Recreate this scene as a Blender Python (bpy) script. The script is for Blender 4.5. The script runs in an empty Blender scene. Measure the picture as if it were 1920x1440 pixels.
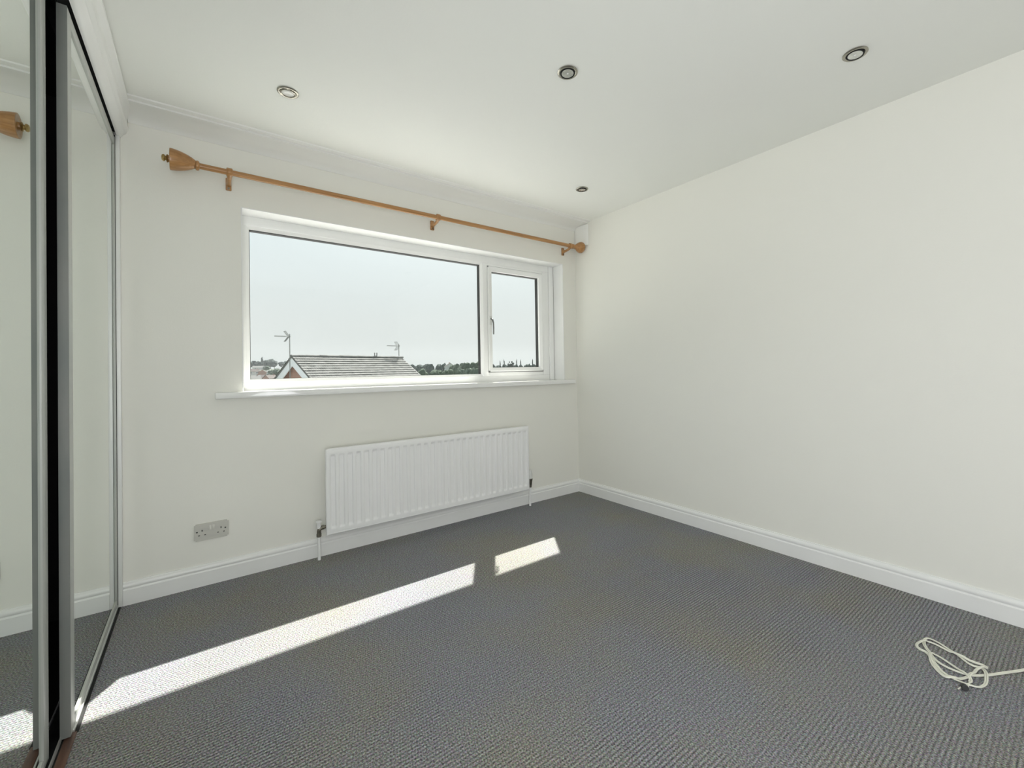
import bpy, bmesh, math, random
from mathutils import Vector, Matrix, noise
C = bpy.context.scene.collection
S = bpy.context.scene
R = math.radians

# ------------------------------------------------------------------ camera
cam = bpy.data.cameras.new('camera')
cam.sensor_width = 36; cam.lens = 812.84 / 1920 * 36
cam.shift_x = -36.05 / 1920; cam.shift_y = -36.38 / 1920
cam.clip_start = 0.02; cam.clip_end = 2000
co = bpy.data.objects.new('camera', cam); C.objects.link(co)
rt = Vector((0.79489471, -0.6065269, -0.01635611)); up = Vector((0.00676699, -0.0180932, 0.9998134))
fw = Vector((0.60670966, 0.79485707, 0.01027783))
m = Matrix((rt, up, -fw)).transposed().to_4x4(); m.translation = Vector((0, 0, 1.0958))
co.matrix_world = m
S.camera = co

# ------------------------------------------------------------------ exposure
S.view_settings.view_transform = 'Standard'
S.view_settings.look = 'None'
S.view_settings.gamma = 1
S.view_settings.use_curve_mapping = False
S.view_settings.exposure = 0.05
S.cycles.max_bounces = 16; S.cycles.diffuse_bounces = 10; S.cycles.glossy_bounces = 8
S.cycles.transparent_max_bounces = 16
S.cycles.sample_clamp_indirect = 6.0
S.cycles.blur_glossy = 0.3

# ------------------------------------------------------------------ sky (bright summer haze, brighter towards the sun)
TS = 1.327                                   # tan of the sun's height
sh = Vector((0.536, 0.844, 0)).normalized()
sun_dir = Vector((sh.x, sh.y, TS)).normalized()
w = bpy.data.worlds.new('sky'); S.world = w; w.use_nodes = True
nt = w.node_tree; nt.nodes.clear()
out = nt.nodes.new('ShaderNodeOutputWorld'); bg = nt.nodes.new('ShaderNodeBackground')
tc = nt.nodes.new('ShaderNodeTexCoord')
sep = nt.nodes.new('ShaderNodeSeparateXYZ'); nt.links.new(tc.outputs['Generated'], sep.inputs[0])
cr = nt.nodes.new('ShaderNodeValToRGB'); nt.links.new(sep.outputs['Z'], cr.inputs[0])
e = cr.color_ramp.elements
e[0].position = 0.0; e[0].color = (0.60, 0.64, 0.625, 1)
e[1].position = 1.0; e[1].color = (0.42, 0.60, 0.82, 1)
x = e.new(0.10); x.color = (0.72, 0.765, 0.755, 1)
x = e.new(0.28); x.color = (0.77, 0.86, 0.88, 1)
dot = nt.nodes.new('ShaderNodeVectorMath'); dot.operation = 'DOT_PRODUCT'
nrm = nt.nodes.new('ShaderNodeVectorMath'); nrm.operation = 'NORMALIZE'
nt.links.new(tc.outputs['Generated'], nrm.inputs[0]); nt.links.new(nrm.outputs[0], dot.inputs[0])
dot.inputs[1].default_value = sun_dir
mx = nt.nodes.new('ShaderNodeMath'); mx.operation = 'MAXIMUM'; mx.inputs[1].default_value = 0
nt.links.new(dot.outputs['Value'], mx.inputs[0])
pw = nt.nodes.new('ShaderNodeMath'); pw.operation = 'POWER'; pw.inputs[1].default_value = 9
nt.links.new(mx.outputs[0], pw.inputs[0])
sc = nt.nodes.new('ShaderNodeVectorMath'); sc.operation = 'SCALE'; sc.inputs[0].default_value = (1.5, 1.45, 1.35)
nt.links.new(pw.outputs[0], sc.inputs['Scale'])
ad = nt.nodes.new('ShaderNodeVectorMath'); ad.operation = 'ADD'
nt.links.new(cr.outputs[0], ad.inputs[0]); nt.links.new(sc.outputs[0], ad.inputs[1])
nt.links.new(ad.outputs[0], bg.inputs['Color']); bg.inputs['Strength'].default_value = 0.95
nt.links.new(bg.outputs[0], out.inputs[0])

# ------------------------------------------------------------------ sun
sl = bpy.data.lights.new('sun', 'SUN'); sl.energy = 16.2; sl.angle = R(0.55); sl.color = (1.0, 0.965, 0.90)
so = bpy.data.objects.new('sun', sl); C.objects.link(so)
so.rotation_euler = sun_dir.to_track_quat('Z', 'Y').to_euler(); so.location = (6, 9, 14)

# ------------------------------------------------------------------ soft fill light added behind the camera to brighten the room
def area(name, loc, target, sx, sy, power, col):
    l = bpy.data.lights.new(name, 'AREA'); l.shape = 'RECTANGLE'; l.size = sx; l.size_y = sy
    l.energy = power; l.color = col
    o = bpy.data.objects.new(name, l); C.objects.link(o); o.location = loc
    o.rotation_euler = (Vector(target) - Vector(loc)).to_track_quat('-Z', 'Y').to_euler()
    return o
area('fill_light', (-0.28, -0.35, 1.10), (2.7, 0.95, 1.40), 1.4, 1.9, 58, (0.995, 1.0, 1.045))

# ------------------------------------------------------------------ dimensions
XL, XR, YW, ZC = -0.318, 2.6925, 2.8505, 2.372
YB, XB = -1.30, -0.95                        # wall behind the camera, back of the wardrobe
WX0, WX1, WZ0, WZ1 = 0.1826, 2.542, 0.998, 2.0155

# ------------------------------------------------------------------ materials
def mat(name, col, rough=0.5, metal=0.0, spec=0.5, bump=None, vary=None, coat=0.0):
    m_ = bpy.data.materials.new(name); m_.use_nodes = True
    n = m_.node_tree; b = n.nodes['Principled BSDF']
    b.inputs['Base Color'].default_value = (*col, 1); b.inputs['Roughness'].default_value = rough
    b.inputs['Metallic'].default_value = metal; b.inputs['Specular IOR Level'].default_value = spec
    b.inputs['Coat Weight'].default_value = coat
    if bump or vary:
        t = n.nodes.new('ShaderNodeTexCoord')
    if vary:                                 # (second colour, scale, stretch)
        c2, scale, st = vary
        mp = n.nodes.new('ShaderNodeMapping'); mp.inputs['Scale'].default_value = st
        n.links.new(t.outputs['Object'], mp.inputs[0])
        nz = n.nodes.new('ShaderNodeTexNoise'); nz.inputs['Scale'].default_value = scale; nz.inputs['Detail'].default_value = 4
        n.links.new(mp.outputs[0], nz.inputs['Vector'])
        r_ = n.nodes.new('ShaderNodeValToRGB'); r_.color_ramp.elements[0].position = 0.35; r_.color_ramp.elements[1].position = 0.65
        r_.color_ramp.elements[0].color = (*col, 1); r_.color_ramp.elements[1].color = (*c2, 1)
        n.links.new(nz.outputs['Fac'], r_.inputs[0]); n.links.new(r_.outputs[0], b.inputs['Base Color'])
    if bump:                                 # (scale, strength, distance)
        nz = n.nodes.new('ShaderNodeTexNoise'); nz.inputs['Scale'].default_value = bump[0]; nz.inputs['Detail'].default_value = 3
        n.links.new(t.outputs['Object'], nz.inputs['Vector'])
        bp = n.nodes.new('ShaderNodeBump'); bp.inputs['Strength'].default_value = bump[1]; bp.inputs['Distance'].default_value = bump[2]
        n.links.new(nz.outputs['Fac'], bp.inputs['Height']); n.links.new(bp.outputs[0], b.inputs['Normal'])
    return m_
M = {}
M['wall'] = mat('wall_paint', (0.81, 0.805, 0.750), 0.75, spec=0.25, bump=(140, 0.12, 0.002), vary=((0.80, 0.795, 0.742), 1.3, (1, 1, 1)))
M['ceil'] = mat('ceiling_paint', (0.85, 0.86, 0.82), 0.8, spec=0.2, bump=(110, 0.10, 0.002), vary=((0.84, 0.845, 0.81), 1.1, (1, 1, 1)))
M['cove'] = mat('coving_paint', (0.88, 0.885, 0.86), 0.5, spec=0.35, bump=(40, 0.05, 0.002), vary=((0.865, 0.87, 0.845), 3, (1, 1, 1)))
M['gloss'] = mat('white_gloss', (0.84, 0.845, 0.835), 0.28, bump=(30, 0.04, 0.002), vary=((0.82, 0.825, 0.81), 6, (1, 1, 1)))
M['sill'] = mat('sill_gloss', (0.86, 0.86, 0.845), 0.09, coat=0.4, bump=(4, 0.03, 0.004), vary=((0.84, 0.845, 0.83), 5, (1, 1, 1)))
M['upvc'] = mat('white_plastic', (0.87, 0.875, 0.86), 0.25, vary=((0.85, 0.855, 0.84), 7, (1, 1, 1)))
M['enamel'] = mat('radiator_enamel', (0.86, 0.86, 0.86), 0.3, vary=((0.84, 0.845, 0.84), 5, (1, 1, 1)))
M['frame'] = mat('door_frame_grey', (0.52, 0.53, 0.50), 0.35, spec=0.5, vary=((0.46, 0.48, 0.46), 9, (1, 1, 0.3)))
M['edge'] = mat('door_edge_grey', (0.26, 0.265, 0.25), 0.55, spec=0.3, vary=((0.21, 0.225, 0.215), 6, (1, 1, 0.6)))
M['alu'] = mat('brushed_aluminium', (0.75, 0.76, 0.73), 0.35, metal=0.7, vary=((0.66, 0.67, 0.65), 20, (1, 0.1, 1)))
M['mirror'] = mat('mirror_silver', (0.84, 0.885, 0.845), 0.015, metal=1.0, vary=((0.83, 0.88, 0.84), 3, (1, 1, 1)))
M['dark'] = mat('dark_interior', (0.012, 0.011, 0.011), 0.8, spec=0.1, vary=((0.008, 0.008, 0.008), 8, (1, 1, 1)))
M['gasket'] = mat('black_spacer', (0.012, 0.013, 0.013), 0.6, spec=0.2, vary=((0.02, 0.02, 0.02), 30, (1, 1, 1)))
M['shadow_gap'] = mat('grey_seal', (0.10, 0.10, 0.095), 0.7, spec=0.2, vary=((0.07, 0.07, 0.07), 30, (1, 1, 1)))
M['threshold'] = mat('threshold_wood', (0.17, 0.080, 0.048), 0.5, bump=(60, 0.2, 0.002), vary=((0.09, 0.045, 0.03), 12, (6, 0.6, 6)))
M['brass'] = mat('aged_brass', (0.46, 0.33, 0.14), 0.3, metal=0.9, vary=((0.36, 0.25, 0.10), 30, (1, 1, 1)))
M['steel'] = mat('brushed_steel', (0.44, 0.42, 0.36), 0.26, metal=0.95, vary=((0.37, 0.355, 0.31), 25, (1, 1, 1)))
M['lens'] = mat('lamp_glass', (0.74, 0.74, 0.70), 0.12, spec=0.6, vary=((0.80, 0.80, 0.77), 40, (1, 1, 1)))
M['reflector'] = mat('lamp_reflector', (0.78, 0.79, 0.77), 0.16, metal=1.0, bump=(90, 0.5, 0.002), vary=((0.62, 0.63, 0.62), 60, (1, 1, 1)))
M['socket'] = mat('satin_metal_plate', (0.58, 0.575, 0.52), 0.45, metal=0.25, vary=((0.54, 0.535, 0.49), 14, (0.3, 1, 3)))
M['rocker'] = mat('rocker_grey', (0.68, 0.67, 0.61), 0.4, vary=((0.64, 0.635, 0.58), 20, (1, 1, 1)))
M['black'] = mat('black_plastic', (0.012, 0.012, 0.012), 0.45, vary=((0.02, 0.02, 0.02), 40, (1, 1, 1)))
M['valve'] = mat('tarnished_valve', (0.13, 0.125, 0.10), 0.3, metal=0.8, vary=((0.24, 0.22, 0.18), 40, (1, 1, 1)))
M['cable'] = mat('cream_flex', (0.80, 0.80, 0.70), 0.4, vary=((0.74, 0.74, 0.65), 30, (1, 1, 1)))
M['handle'] = mat('handle_white', (0.72, 0.73, 0.70), 0.3, vary=((0.64, 0.65, 0.62), 20, (1, 1, 1)))
M['handle_dark'] = mat('handle_lever_grey', (0.12, 0.12, 0.115), 0.4, vary=((0.16, 0.16, 0.15), 20, (1, 1, 1)))
M['barge'] = mat('barge_board_white', (0.86, 0.87, 0.90), 0.5, vary=((0.80, 0.81, 0.85), 2, (1, 1, 1)))
M['render'] = mat('pale_render', (0.60, 0.60, 0.59), 0.8, vary=((0.5, 0.5, 0.49), 0.6, (1, 1, 1)))
M['tile'] = mat('concrete_tiles', (0.185, 0.185, 0.175), 0.85, spec=0.2, bump=(10, 0.4, 0.02), vary=((0.125, 0.128, 0.12), 2.6, (1, 1, 1)))
M['tile2'] = mat('brown_tiles', (0.13, 0.11, 0.10), 0.85, spec=0.2, vary=((0.10, 0.086, 0.078), 1.5, (1, 1, 1)))
M['aerial'] = mat('aerial_metal', (0.18, 0.19, 0.18), 0.5, metal=0.5, vary=((0.26, 0.27, 0.26), 9, (1, 1, 1)))
M['bark'] = mat('bark', (0.12, 0.10, 0.08), 0.9, vary=((0.07, 0.06, 0.05), 4, (1, 1, 0.2)))
M['leafA'] = mat('foliage_dark', (0.052, 0.074, 0.062), 0.8, spec=0.1, vary=((0.028, 0.042, 0.036), 1.1, (1, 1, 1)))
M['leafB'] = mat('foliage_mid', (0.085, 0.115, 0.075), 0.8, spec=0.1, vary=((0.05, 0.072, 0.048), 1.3, (1, 1, 1)))
M['leafC'] = mat('foliage_pale', (0.125, 0.155, 0.115), 0.8, spec=0.1, vary=((0.080, 0.105, 0.078), 1.3, (1, 1, 1)))
M['grass'] = mat('rough_grass', (0.125, 0.14, 0.105), 0.9, spec=0.1, vary=((0.085, 0.10, 0.075), 0.05, (1, 1, 1)))
M['bounce_pale'] = mat('bounce_slab_pale', (0.62, 0.62, 0.60), 0.9, spec=0.2, bump=(6, 0.2, 0.01), vary=((0.56, 0.56, 0.55), 0.8, (1, 1, 1)))  # for the added slab that reflects sun into the room
M['winglass'] = mat('house_window_glass', (0.10, 0.12, 0.14), 0.1, spec=0.7, vary=((0.14, 0.16, 0.18), 1, (1, 1, 1)))

# pine for the curtain pole: long grain along x
def wood():
    m_ = mat('varnished_pine', (0.60, 0.32, 0.125), 0.32, coat=0.25)
    n = m_.node_tree; b = n.nodes['Principled BSDF']
    t = n.nodes.new('ShaderNodeTexCoord'); mp = n.nodes.new('ShaderNodeMapping'); mp.inputs['Scale'].default_value = (1.6, 45, 45)
    n.links.new(t.outputs['Object'], mp.inputs[0])
    nz = n.nodes.new('ShaderNodeTexNoise'); nz.inputs['Scale'].default_value = 1.6; nz.inputs['Detail'].default_value = 6; nz.inputs['Distortion'].default_value = 0.6
    n.links.new(mp.outputs[0], nz.inputs['Vector'])
    r_ = n.nodes.new('ShaderNodeValToRGB'); r_.color_ramp.elements[0].position = 0.32; r_.color_ramp.elements[1].position = 0.68
    r_.color_ramp.elements[0].color = (0.30, 0.140, 0.042, 1); r_.color_ramp.elements[1].color = (0.47, 0.245, 0.090, 1)
    n.links.new(nz.outputs['Fac'], r_.inputs[0]); n.links.new(r_.outputs[0], b.inputs['Base Color'])
    return m_
M['pine'] = wood()

# window glass: clear with a Fresnel reflection
def glass():
    m_ = bpy.data.materials.new('window_glass'); m_.use_nodes = True; n = m_.node_tree; n.nodes.clear()
    o = n.nodes.new('ShaderNodeOutputMaterial'); mix = n.nodes.new('ShaderNodeMixShader')
    tr = n.nodes.new('ShaderNodeBsdfTransparent'); tr.inputs[0].default_value = (0.975, 0.985, 0.98, 1)
    gl = n.nodes.new('ShaderNodeBsdfGlossy'); gl.inputs['Roughness'].default_value = 0.01
    lw = n.nodes.new('ShaderNodeLayerWeight'); lw.inputs[0].default_value = 0.5
    p5 = n.nodes.new('ShaderNodeMath'); p5.operation = 'POWER'; p5.inputs[1].default_value = 5; n.links.new(lw.outputs['Facing'], p5.inputs[0])
    fr = n.nodes.new('ShaderNodeMath'); fr.operation = 'MULTIPLY_ADD'; fr.inputs[1].default_value = 0.95; fr.inputs[2].default_value = 0.035
    n.links.new(p5.outputs[0], fr.inputs[0]); n.links.new(fr.outputs[0], mix.inputs[0]); n.links.new(tr.outputs[0], mix.inputs[1]); n.links.new(gl.outputs[0], mix.inputs[2])
    n.links.new(mix.outputs[0], o.inputs[0]); return m_
M['glass'] = glass()

# brick of the neighbour's gable
def brick():
    m_ = mat('red_brick', (0.4, 0.2, 0.15), 0.85)
    n = m_.node_tree; b = n.nodes['Principled BSDF']
    t = n.nodes.new('ShaderNodeTexCoord'); br = n.nodes.new('ShaderNodeTexBrick')
    mp = n.nodes.new('ShaderNodeMapping'); mp.inputs['Rotation'].default_value = (R(90), 0, 0)
    n.links.new(t.outputs['Object'], mp.inputs[0]); n.links.new(mp.outputs[0], br.inputs['Vector'])
    br.inputs['Color1'].default_value = (0.46, 0.24, 0.19, 1); br.inputs['Color2'].default_value = (0.36, 0.18, 0.145, 1)
    br.inputs['Mortar'].default_value = (0.42, 0.34, 0.29, 1); br.inputs['Scale'].default_value = 1
    br.inputs['Brick Width'].default_value = 0.225; br.inputs['Row Height'].default_value = 0.075; br.inputs['Mortar Size'].default_value = 0.010
    n.links.new(br.outputs['Color'], b.inputs['Base Color']); return m_
M['brick'] = brick()

# ribbed loop-pile carpet; ribs run along x
def carpet():
    m_ = bpy.data.materials.new('ribbed_carpet'); m_.use_nodes = True; n = m_.node_tree; b = n.nodes['Principled BSDF']
    L = n.links.new
    b.inputs['Roughness'].default_value = 0.95; b.inputs['Specular IOR Level'].default_value = 0.12
    t = n.nodes.new('ShaderNodeTexCoord')
    wob = n.nodes.new('ShaderNodeTexNoise'); wob.inputs['Scale'].default_value = 4; L(t.outputs['Object'], wob.inputs['Vector'])
    s = n.nodes.new('ShaderNodeSeparateXYZ'); L(t.outputs['Object'], s.inputs[0])
    def mth(op, a, b_=None, c=None):
        k = n.nodes.new('ShaderNodeMath'); k.operation = op
        for i, v in enumerate((a, b_, c)):
            if v is None: continue
            if isinstance(v, (int, float)): k.inputs[i].default_value = v
            else: L(v, k.inputs[i])
        return k.outputs[0]
    ywob = mth('MULTIPLY_ADD', wob.outputs['Fac'], 0.006, s.outputs['Y'])
    rib = mth('SINE', mth('MULTIPLY', ywob, 2 * math.pi / 0.0125))
    rib01 = mth('MULTIPLY_ADD', rib, 0.5, 0.5)
    row = mth('FLOOR', mth('MULTIPLY', ywob, 1 / 0.0125))
    xs = mth('MULTIPLY_ADD', row, 0.0041, s.outputs['X'])
    loop = mth('MULTIPLY_ADD', mth('SINE', mth('MULTIPLY', xs, 2 * math.pi / 0.0085)), 0.5, 0.5)
    fine = n.nodes.new('ShaderNodeTexNoise'); fine.inputs['Scale'].default_value = 330; fine.inputs['Detail'].default_value = 3
    L(t.outputs['Object'], fine.inputs['Vector'])
    pn = n.nodes.new('ShaderNodeTexNoise'); pn.inputs['Scale'].default_value = 1.15; pn.inputs['Detail'].default_value = 2
    L(t.outputs['Object'], pn.inputs['Vector'])
    mr = n.nodes.new('ShaderNodeMapRange'); mr.inputs['From Min'].default_value = 0.40; mr.inputs['From Max'].default_value = 0.60
    mr.inputs['To Min'].default_value = 0.40; mr.inputs['To Max'].default_value = 1.05; L(pn.outputs['Fac'], mr.inputs['Value'])
    ribc = mth('MULTIPLY_ADD', mth('SUBTRACT', mth('POWER', rib01, 0.55), 0.62), mr.outputs[0], 0.62)
    h = mth('ADD', mth('MULTIPLY', ribc, 0.86), mth('ADD', mth('MULTIPLY', loop, 0.26), mth('MULTIPLY', fine.outputs['Fac'], 0.62)))
    # colour: charcoal with a mottled drift between slate blue and olive grey
    big = n.nodes.new('ShaderNodeTexNoise'); big.inputs['Scale'].default_value = 1.7; big.inputs['Detail'].default_value = 3
    L(t.outputs['Object'], big.inputs['Vector'])
    cr_ = n.nodes.new('ShaderNodeValToRGB'); L(big.outputs['Fac'], cr_.inputs[0])
    cr_.color_ramp.elements[0].position = 0.36; cr_.color_ramp.elements[0].color = (0.250, 0.245, 0.222, 1)
    cr_.color_ramp.elements[1].position = 0.58; cr_.color_ramp.elements[1].color = (0.236, 0.240, 0.256, 1)
    sp = n.nodes.new('ShaderNodeTexNoise'); sp.inputs['Scale'].default_value = 190; sp.inputs['Detail'].default_value = 4
    L(t.outputs['Object'], sp.inputs['Vector'])
    spf = mth('MAXIMUM', mth('MULTIPLY_ADD', sp.outputs['Fac'], 3.2, -0.62), 0.15)
    shade = mth('MULTIPLY', mth('MULTIPLY_ADD', h, 0.90, 0.14), spf)
    v = n.nodes.new('ShaderNodeVectorMath'); v.operation = 'SCALE'; L(cr_.outputs[0], v.inputs[0]); L(shade, v.inputs['Scale'])
    rgb = n.nodes.new('ShaderNodeTexNoise'); rgb.inputs['Scale'].default_value = 240; rgb.inputs['Detail'].default_value = 2; L(t.outputs['Object'], rgb.inputs['Vector'])
    c1 = n.nodes.new('ShaderNodeVectorMath'); c1.operation = 'MULTIPLY_ADD'; c1.inputs[1].default_value = (1.1, 1.1, 1.1); c1.inputs[2].default_value = (0.45, 0.45, 0.45)
    L(rgb.outputs['Color'], c1.inputs[0])
    c2 = n.nodes.new('ShaderNodeVectorMath'); c2.operation = 'MULTIPLY'; L(v.outputs[0], c2.inputs[0]); L(c1.outputs[0], c2.inputs[1])
    L(c2.outputs[0], b.inputs['Base Color'])
    bp = n.nodes.new('ShaderNodeBump'); bp.inputs['Strength'].default_value = 0.8; bp.inputs['Distance'].default_value = 0.004
    L(h, bp.inputs['Height']); L(bp.outputs[0], b.inputs['Normal'])
    return m_
M['carpet'] = carpet()

# ------------------------------------------------------------------ helpers
def tag(o, label=None, cat=None, group=None, kind=None):
    if label: o['label'] = label
    if cat: o['category'] = cat
    if group: o['group'] = group
    if kind: o['kind'] = kind
    return o
def obj(name, bm, material, parent=None, smooth=False, kind=None):
    me = bpy.data.meshes.new(name); bmesh.ops.recalc_face_normals(bm, faces=bm.faces[:]); bm.to_mesh(me); bm.free()
    me.materials.append(material)
    if smooth:
        for p in me.polygons: p.use_smooth = True
        me.set_sharp_from_angle(angle=R(38))
    o = bpy.data.objects.new(name, me); C.objects.link(o)
    if parent: o.parent = parent
    if kind: o['kind'] = kind
    return o
def empty(name, loc=(0, 0, 0), rz=0.0):
    o = bpy.data.objects.new(name, None); C.objects.link(o); o.location = loc; o.rotation_euler = (0, 0, rz)
    o.empty_display_size = 0.05; return o
def box(bm, x0, x1, y0, y1, z0, z1, bev=0.0, seg=2):
    t = bmesh.new(); bmesh.ops.create_cube(t, size=1)
    for v in t.verts:
        v.co = Vector(((x0 + x1) / 2 + v.co.x * (x1 - x0), (y0 + y1) / 2 + v.co.y * (y1 - y0), (z0 + z1) / 2 + v.co.z * (z1 - z0)))
    if bev: bmesh.ops.bevel(t, geom=t.edges[:], offset=bev, segments=seg, profile=0.5, affect='EDGES')
    merge(bm, t)
def merge(bm, t):
    me = bpy.data.meshes.new('tmp'); t.to_mesh(me); t.free(); bm.from_mesh(me); bpy.data.meshes.remove(me)
def lathe(bm, prof, origin, axis='X', seg=32, mtx=None):
    """prof: (along, radius) pairs turned round an axis through origin"""
    rings = []
    for a, r_ in prof:
        ring = []
        for k in range(seg):
            t = 2 * math.pi * k / seg; c, s = math.cos(t) * r_, math.sin(t) * r_
            p = {'X': (a, c, s), 'Y': (c, a, s), 'Z': (c, s, a)}[axis]
            p = Vector(p)
            if mtx: p = mtx @ p
            ring.append(bm.verts.new(p + Vector(origin)))
        rings.append(ring)
    for i in range(len(rings) - 1):
        for k in range(seg):
            bm.faces.new((rings[i][k], rings[i][(k + 1) % seg], rings[i + 1][(k + 1) % seg], rings[i + 1][k]))
    for ring in (rings[0], rings[-1]):
        try: bm.faces.new(ring)
        except ValueError: pass
def tube(bm, pts, r_, seg=8, caps=True):
    pts = [Vector(p) for p in pts]; rings = []; prev = None
    for i, p in enumerate(pts):
        d = (pts[min(i + 1, len(pts) - 1)] - pts[max(i - 1, 0)]).normalized()
        if prev is None:
            a = d.cross(Vector((0, 0, 1)))
            if a.length < 0.1: a = d.cross(Vector((1, 0, 0)))
        else: a = prev - d * prev.dot(d)
        a.normalize(); prev = a; b_ = d.cross(a)
        rr = r_[i] if isinstance(r_, (list, tuple)) else r_
        rings.append([bm.verts.new(p + a * (math.cos(2 * math.pi * k / seg) * rr) + b_ * (math.sin(2 * math.pi * k / seg) * rr)) for k in range(seg)])
    for i in range(len(rings) - 1):
        for k in range(seg):
            bm.faces.new((rings[i][k], rings[i][(k + 1) % seg], rings[i + 1][(k + 1) % seg], rings[i + 1][k]))
    if caps: bm.faces.new(rings[0]); bm.faces.new(rings[-1])
def extrude(bm, poly, axis, a0, a1):
    """poly: 2D points; axis 'X' -> (y,z) points swept in x; 'Y' -> (x,z); 'Z' -> (x,y)"""
    f = {'X': lambda p, a: (a, p[0], p[1]), 'Y': lambda p, a: (p[0], a, p[1]), 'Z': lambda p, a: (p[0], p[1], a)}[axis]
    A = [bm.verts.new(f(p, a0)) for p in poly]; B = [bm.verts.new(f(p, a1)) for p in poly]
    n = len(poly)
    for i in range(n): bm.faces.new((A[i], A[(i + 1) % n], B[(i + 1) % n], B[i]))
    bm.faces.new(A[::-1]); bm.faces.new(B)
def quick(name, boxes, material, parent=None, bev=0.0, kind=None, smooth=True):
    bm = bmesh.new()
    for b_ in boxes: box(bm, *b_, bev=bev)
    return obj(name, bm, material, parent, smooth=smooth and bev > 0, kind=kind)

# ------------------------------------------------------------------ room shell
quick('floor', [(XB - .1, XR + .15, YB - .1, YW + .05, -0.15, 0.0)], M['carpet'], kind='structure')
quick('ceiling', [(XB - .1, XR + .15, YB - .1, YW + .28, ZC, ZC + .15)], M['ceil'], kind='structure')
quick('wall_right', [(XR, XR + .15, YB - .1, YW + .28, 0, ZC)], M['wall'], kind='structure')
quick('wall_front', [(XB - .1, XR, YB - .1, YB, 0, ZC)], M['wall'], kind='structure')
quick('wall_left', [(XB - .1, XB, YB, YW + .28, 0, ZC)], M['wall'], kind='structure')
T = 0.28
bm = bmesh.new()
box(bm, XB, WX0, YW, YW + T, -0.15, ZC); box(bm, WX1, XR, YW, YW + T, -0.15, ZC)
box(bm, WX0, WX1, YW, YW + T, -0.15, WZ0 - .03); box(bm, WX0, WX1, YW, YW + T, WZ1, ZC)
obj('wall_back', bm, M['wall'], kind='structure')
# moulded skirting boards
prof = [(0, 0), (.018, 0), (.018, .071), (.0135, .0745), (.0125, .078), (.0155, .0825), (.0158, .093), (.0125, .099), (.0065, .1035), (.006, .108), (0, .109)]
bm = bmesh.new(); extrude(bm, [(YW - d, z) for d, z in prof], 'X', -0.3000, XR); obj('baseboard_back', bm, M['gloss'], smooth=True, kind='structure')
bm = bmesh.new(); extrude(bm, [(XR - d, z) for d, z in prof], 'Y', YB, YW - .0005); obj('baseboard_right', bm, M['gloss'], smooth=True, kind='structure')
# shallow coving over the window, with its short return down the corner
cv = [(0, ZC), (0, ZC - .043), (.004, ZC - .043), (.010, ZC - .0370), (.020, ZC - .0300), (.036, ZC - .0235), (.060, ZC - .0185), (.095, ZC - .0155), (.135, ZC - .0138), (.171, ZC - .0125), (.1725, ZC - .0010), (.1770, ZC - .0010), (.1785, ZC - .0075), (.205, ZC - .0050), (.209, ZC)]
bm = bmesh.new(); extrude(bm, [(YW - d, z) for d, z in cv], 'X', -0.272, XR); obj('trim_1', bm, M['cove'], smooth=True, kind='structure')
bm = bmesh.new()
cr2 = [(0, 0), (.004, -.004), (.014, -.035), (.020, -.075), (.020, -.110), (.013, -.145), (.003, -.168), (0, -.172)]
extrude(bm, [(XR, YW)] + [(XR - a, YW + b_) for a, b_ in cr2], 'Z', ZC - .20, ZC - .0225)
obj('trim_2', bm, M['cove'], smooth=True, kind='structure')
# reveal lining: plastic trim between plaster and frame
FY = YW + .130                               # room face of the frame

# ------------------------------------------------------------------ window
win = empty('window_1', (WX0, FY, WZ0)); tag(win, kind='structure')
def wpart(name, bm, m_, smooth=True, parent=None):
    o = obj(name, bm, m_, parent or win, smooth)
    if parent is None: o.matrix_parent_inverse = Matrix.Translation(-Vector(win.location))
    return o
win_inv = Matrix.Translation(-Vector(win.location))
GX0, GX1, GZ0, GZ1 = 0.2305, 1.783, 1.062, 1.938      # fixed pane
SX0, SX1, SZ0, SZ1 = 1.8450, 2.4085, 1.078, 1.934     # opening sash outer
PX0, PX1, PZ0, PZ1 = 1.8850, 2.3740, 1.113, 1.896     # sash glass
OX1 = 2.480                                           # frame outer right
def ringpoly(bm, ox0, ox1, oz0, oz1, ix0, ix1, iz0, iz1, y0, y1, bev=.003):
    """frame with mitred corners: four bars joined; sloping inner bead"""
    mid = lambda a, b_: (a + b_) / 2
    bars = [((ox0, oz0), (ox1, oz0), (ix1, iz0), (ix0, iz0)), ((ox1, oz0), (ox1, oz1), (ix1, iz1), (ix1, iz0)),
            ((ox1, oz1), (ox0, oz1), (ix0, iz1), (ix1, iz1)), ((ox0, oz1), (ox0, oz0), (ix0, iz0), (ix0, iz1))]
    for q in bars:
        t = bmesh.new()
        A = [t.verts.new((p[0], y0, p[1])) for p in q]; B = [t.verts.new((p[0], y1, p[1])) for p in q]
        # inner edge of the room face slopes back to the glass (glazing bead)
        for i in (2, 3): A[i].co.y = y0 + .012
        for i in range(4): t.faces.new((A[i], A[(i + 1) % 4], B[(i + 1) % 4], B[i]))
        t.faces.new(A[::-1]); t.faces.new(B)
        merge(bm, t)
bm = bmesh.new()
ob = .018
ringpoly(bm, GX0 - ob, GX1 + ob, GZ0 - ob, GZ1 + ob, GX0, GX1, GZ0, GZ1, FY + .004, FY + .030)   # bead ring
wpart('glazing_bead', bm, M['upvc'])
bm = bmesh.new()
box(bm, WX0 - .005, OX1, FY, FY + .065, GZ1 + ob, WZ1, bev=.002)                    # head
box(bm, WX0 - .005, OX1, FY, FY + .065, WZ0 - .004, GZ0 - ob, bev=.002)             # bottom
box(bm, WX0 - .005, GX0 - ob, FY, FY + .065, GZ0 - ob, GZ1 + ob, bev=.002)                    # left
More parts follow.
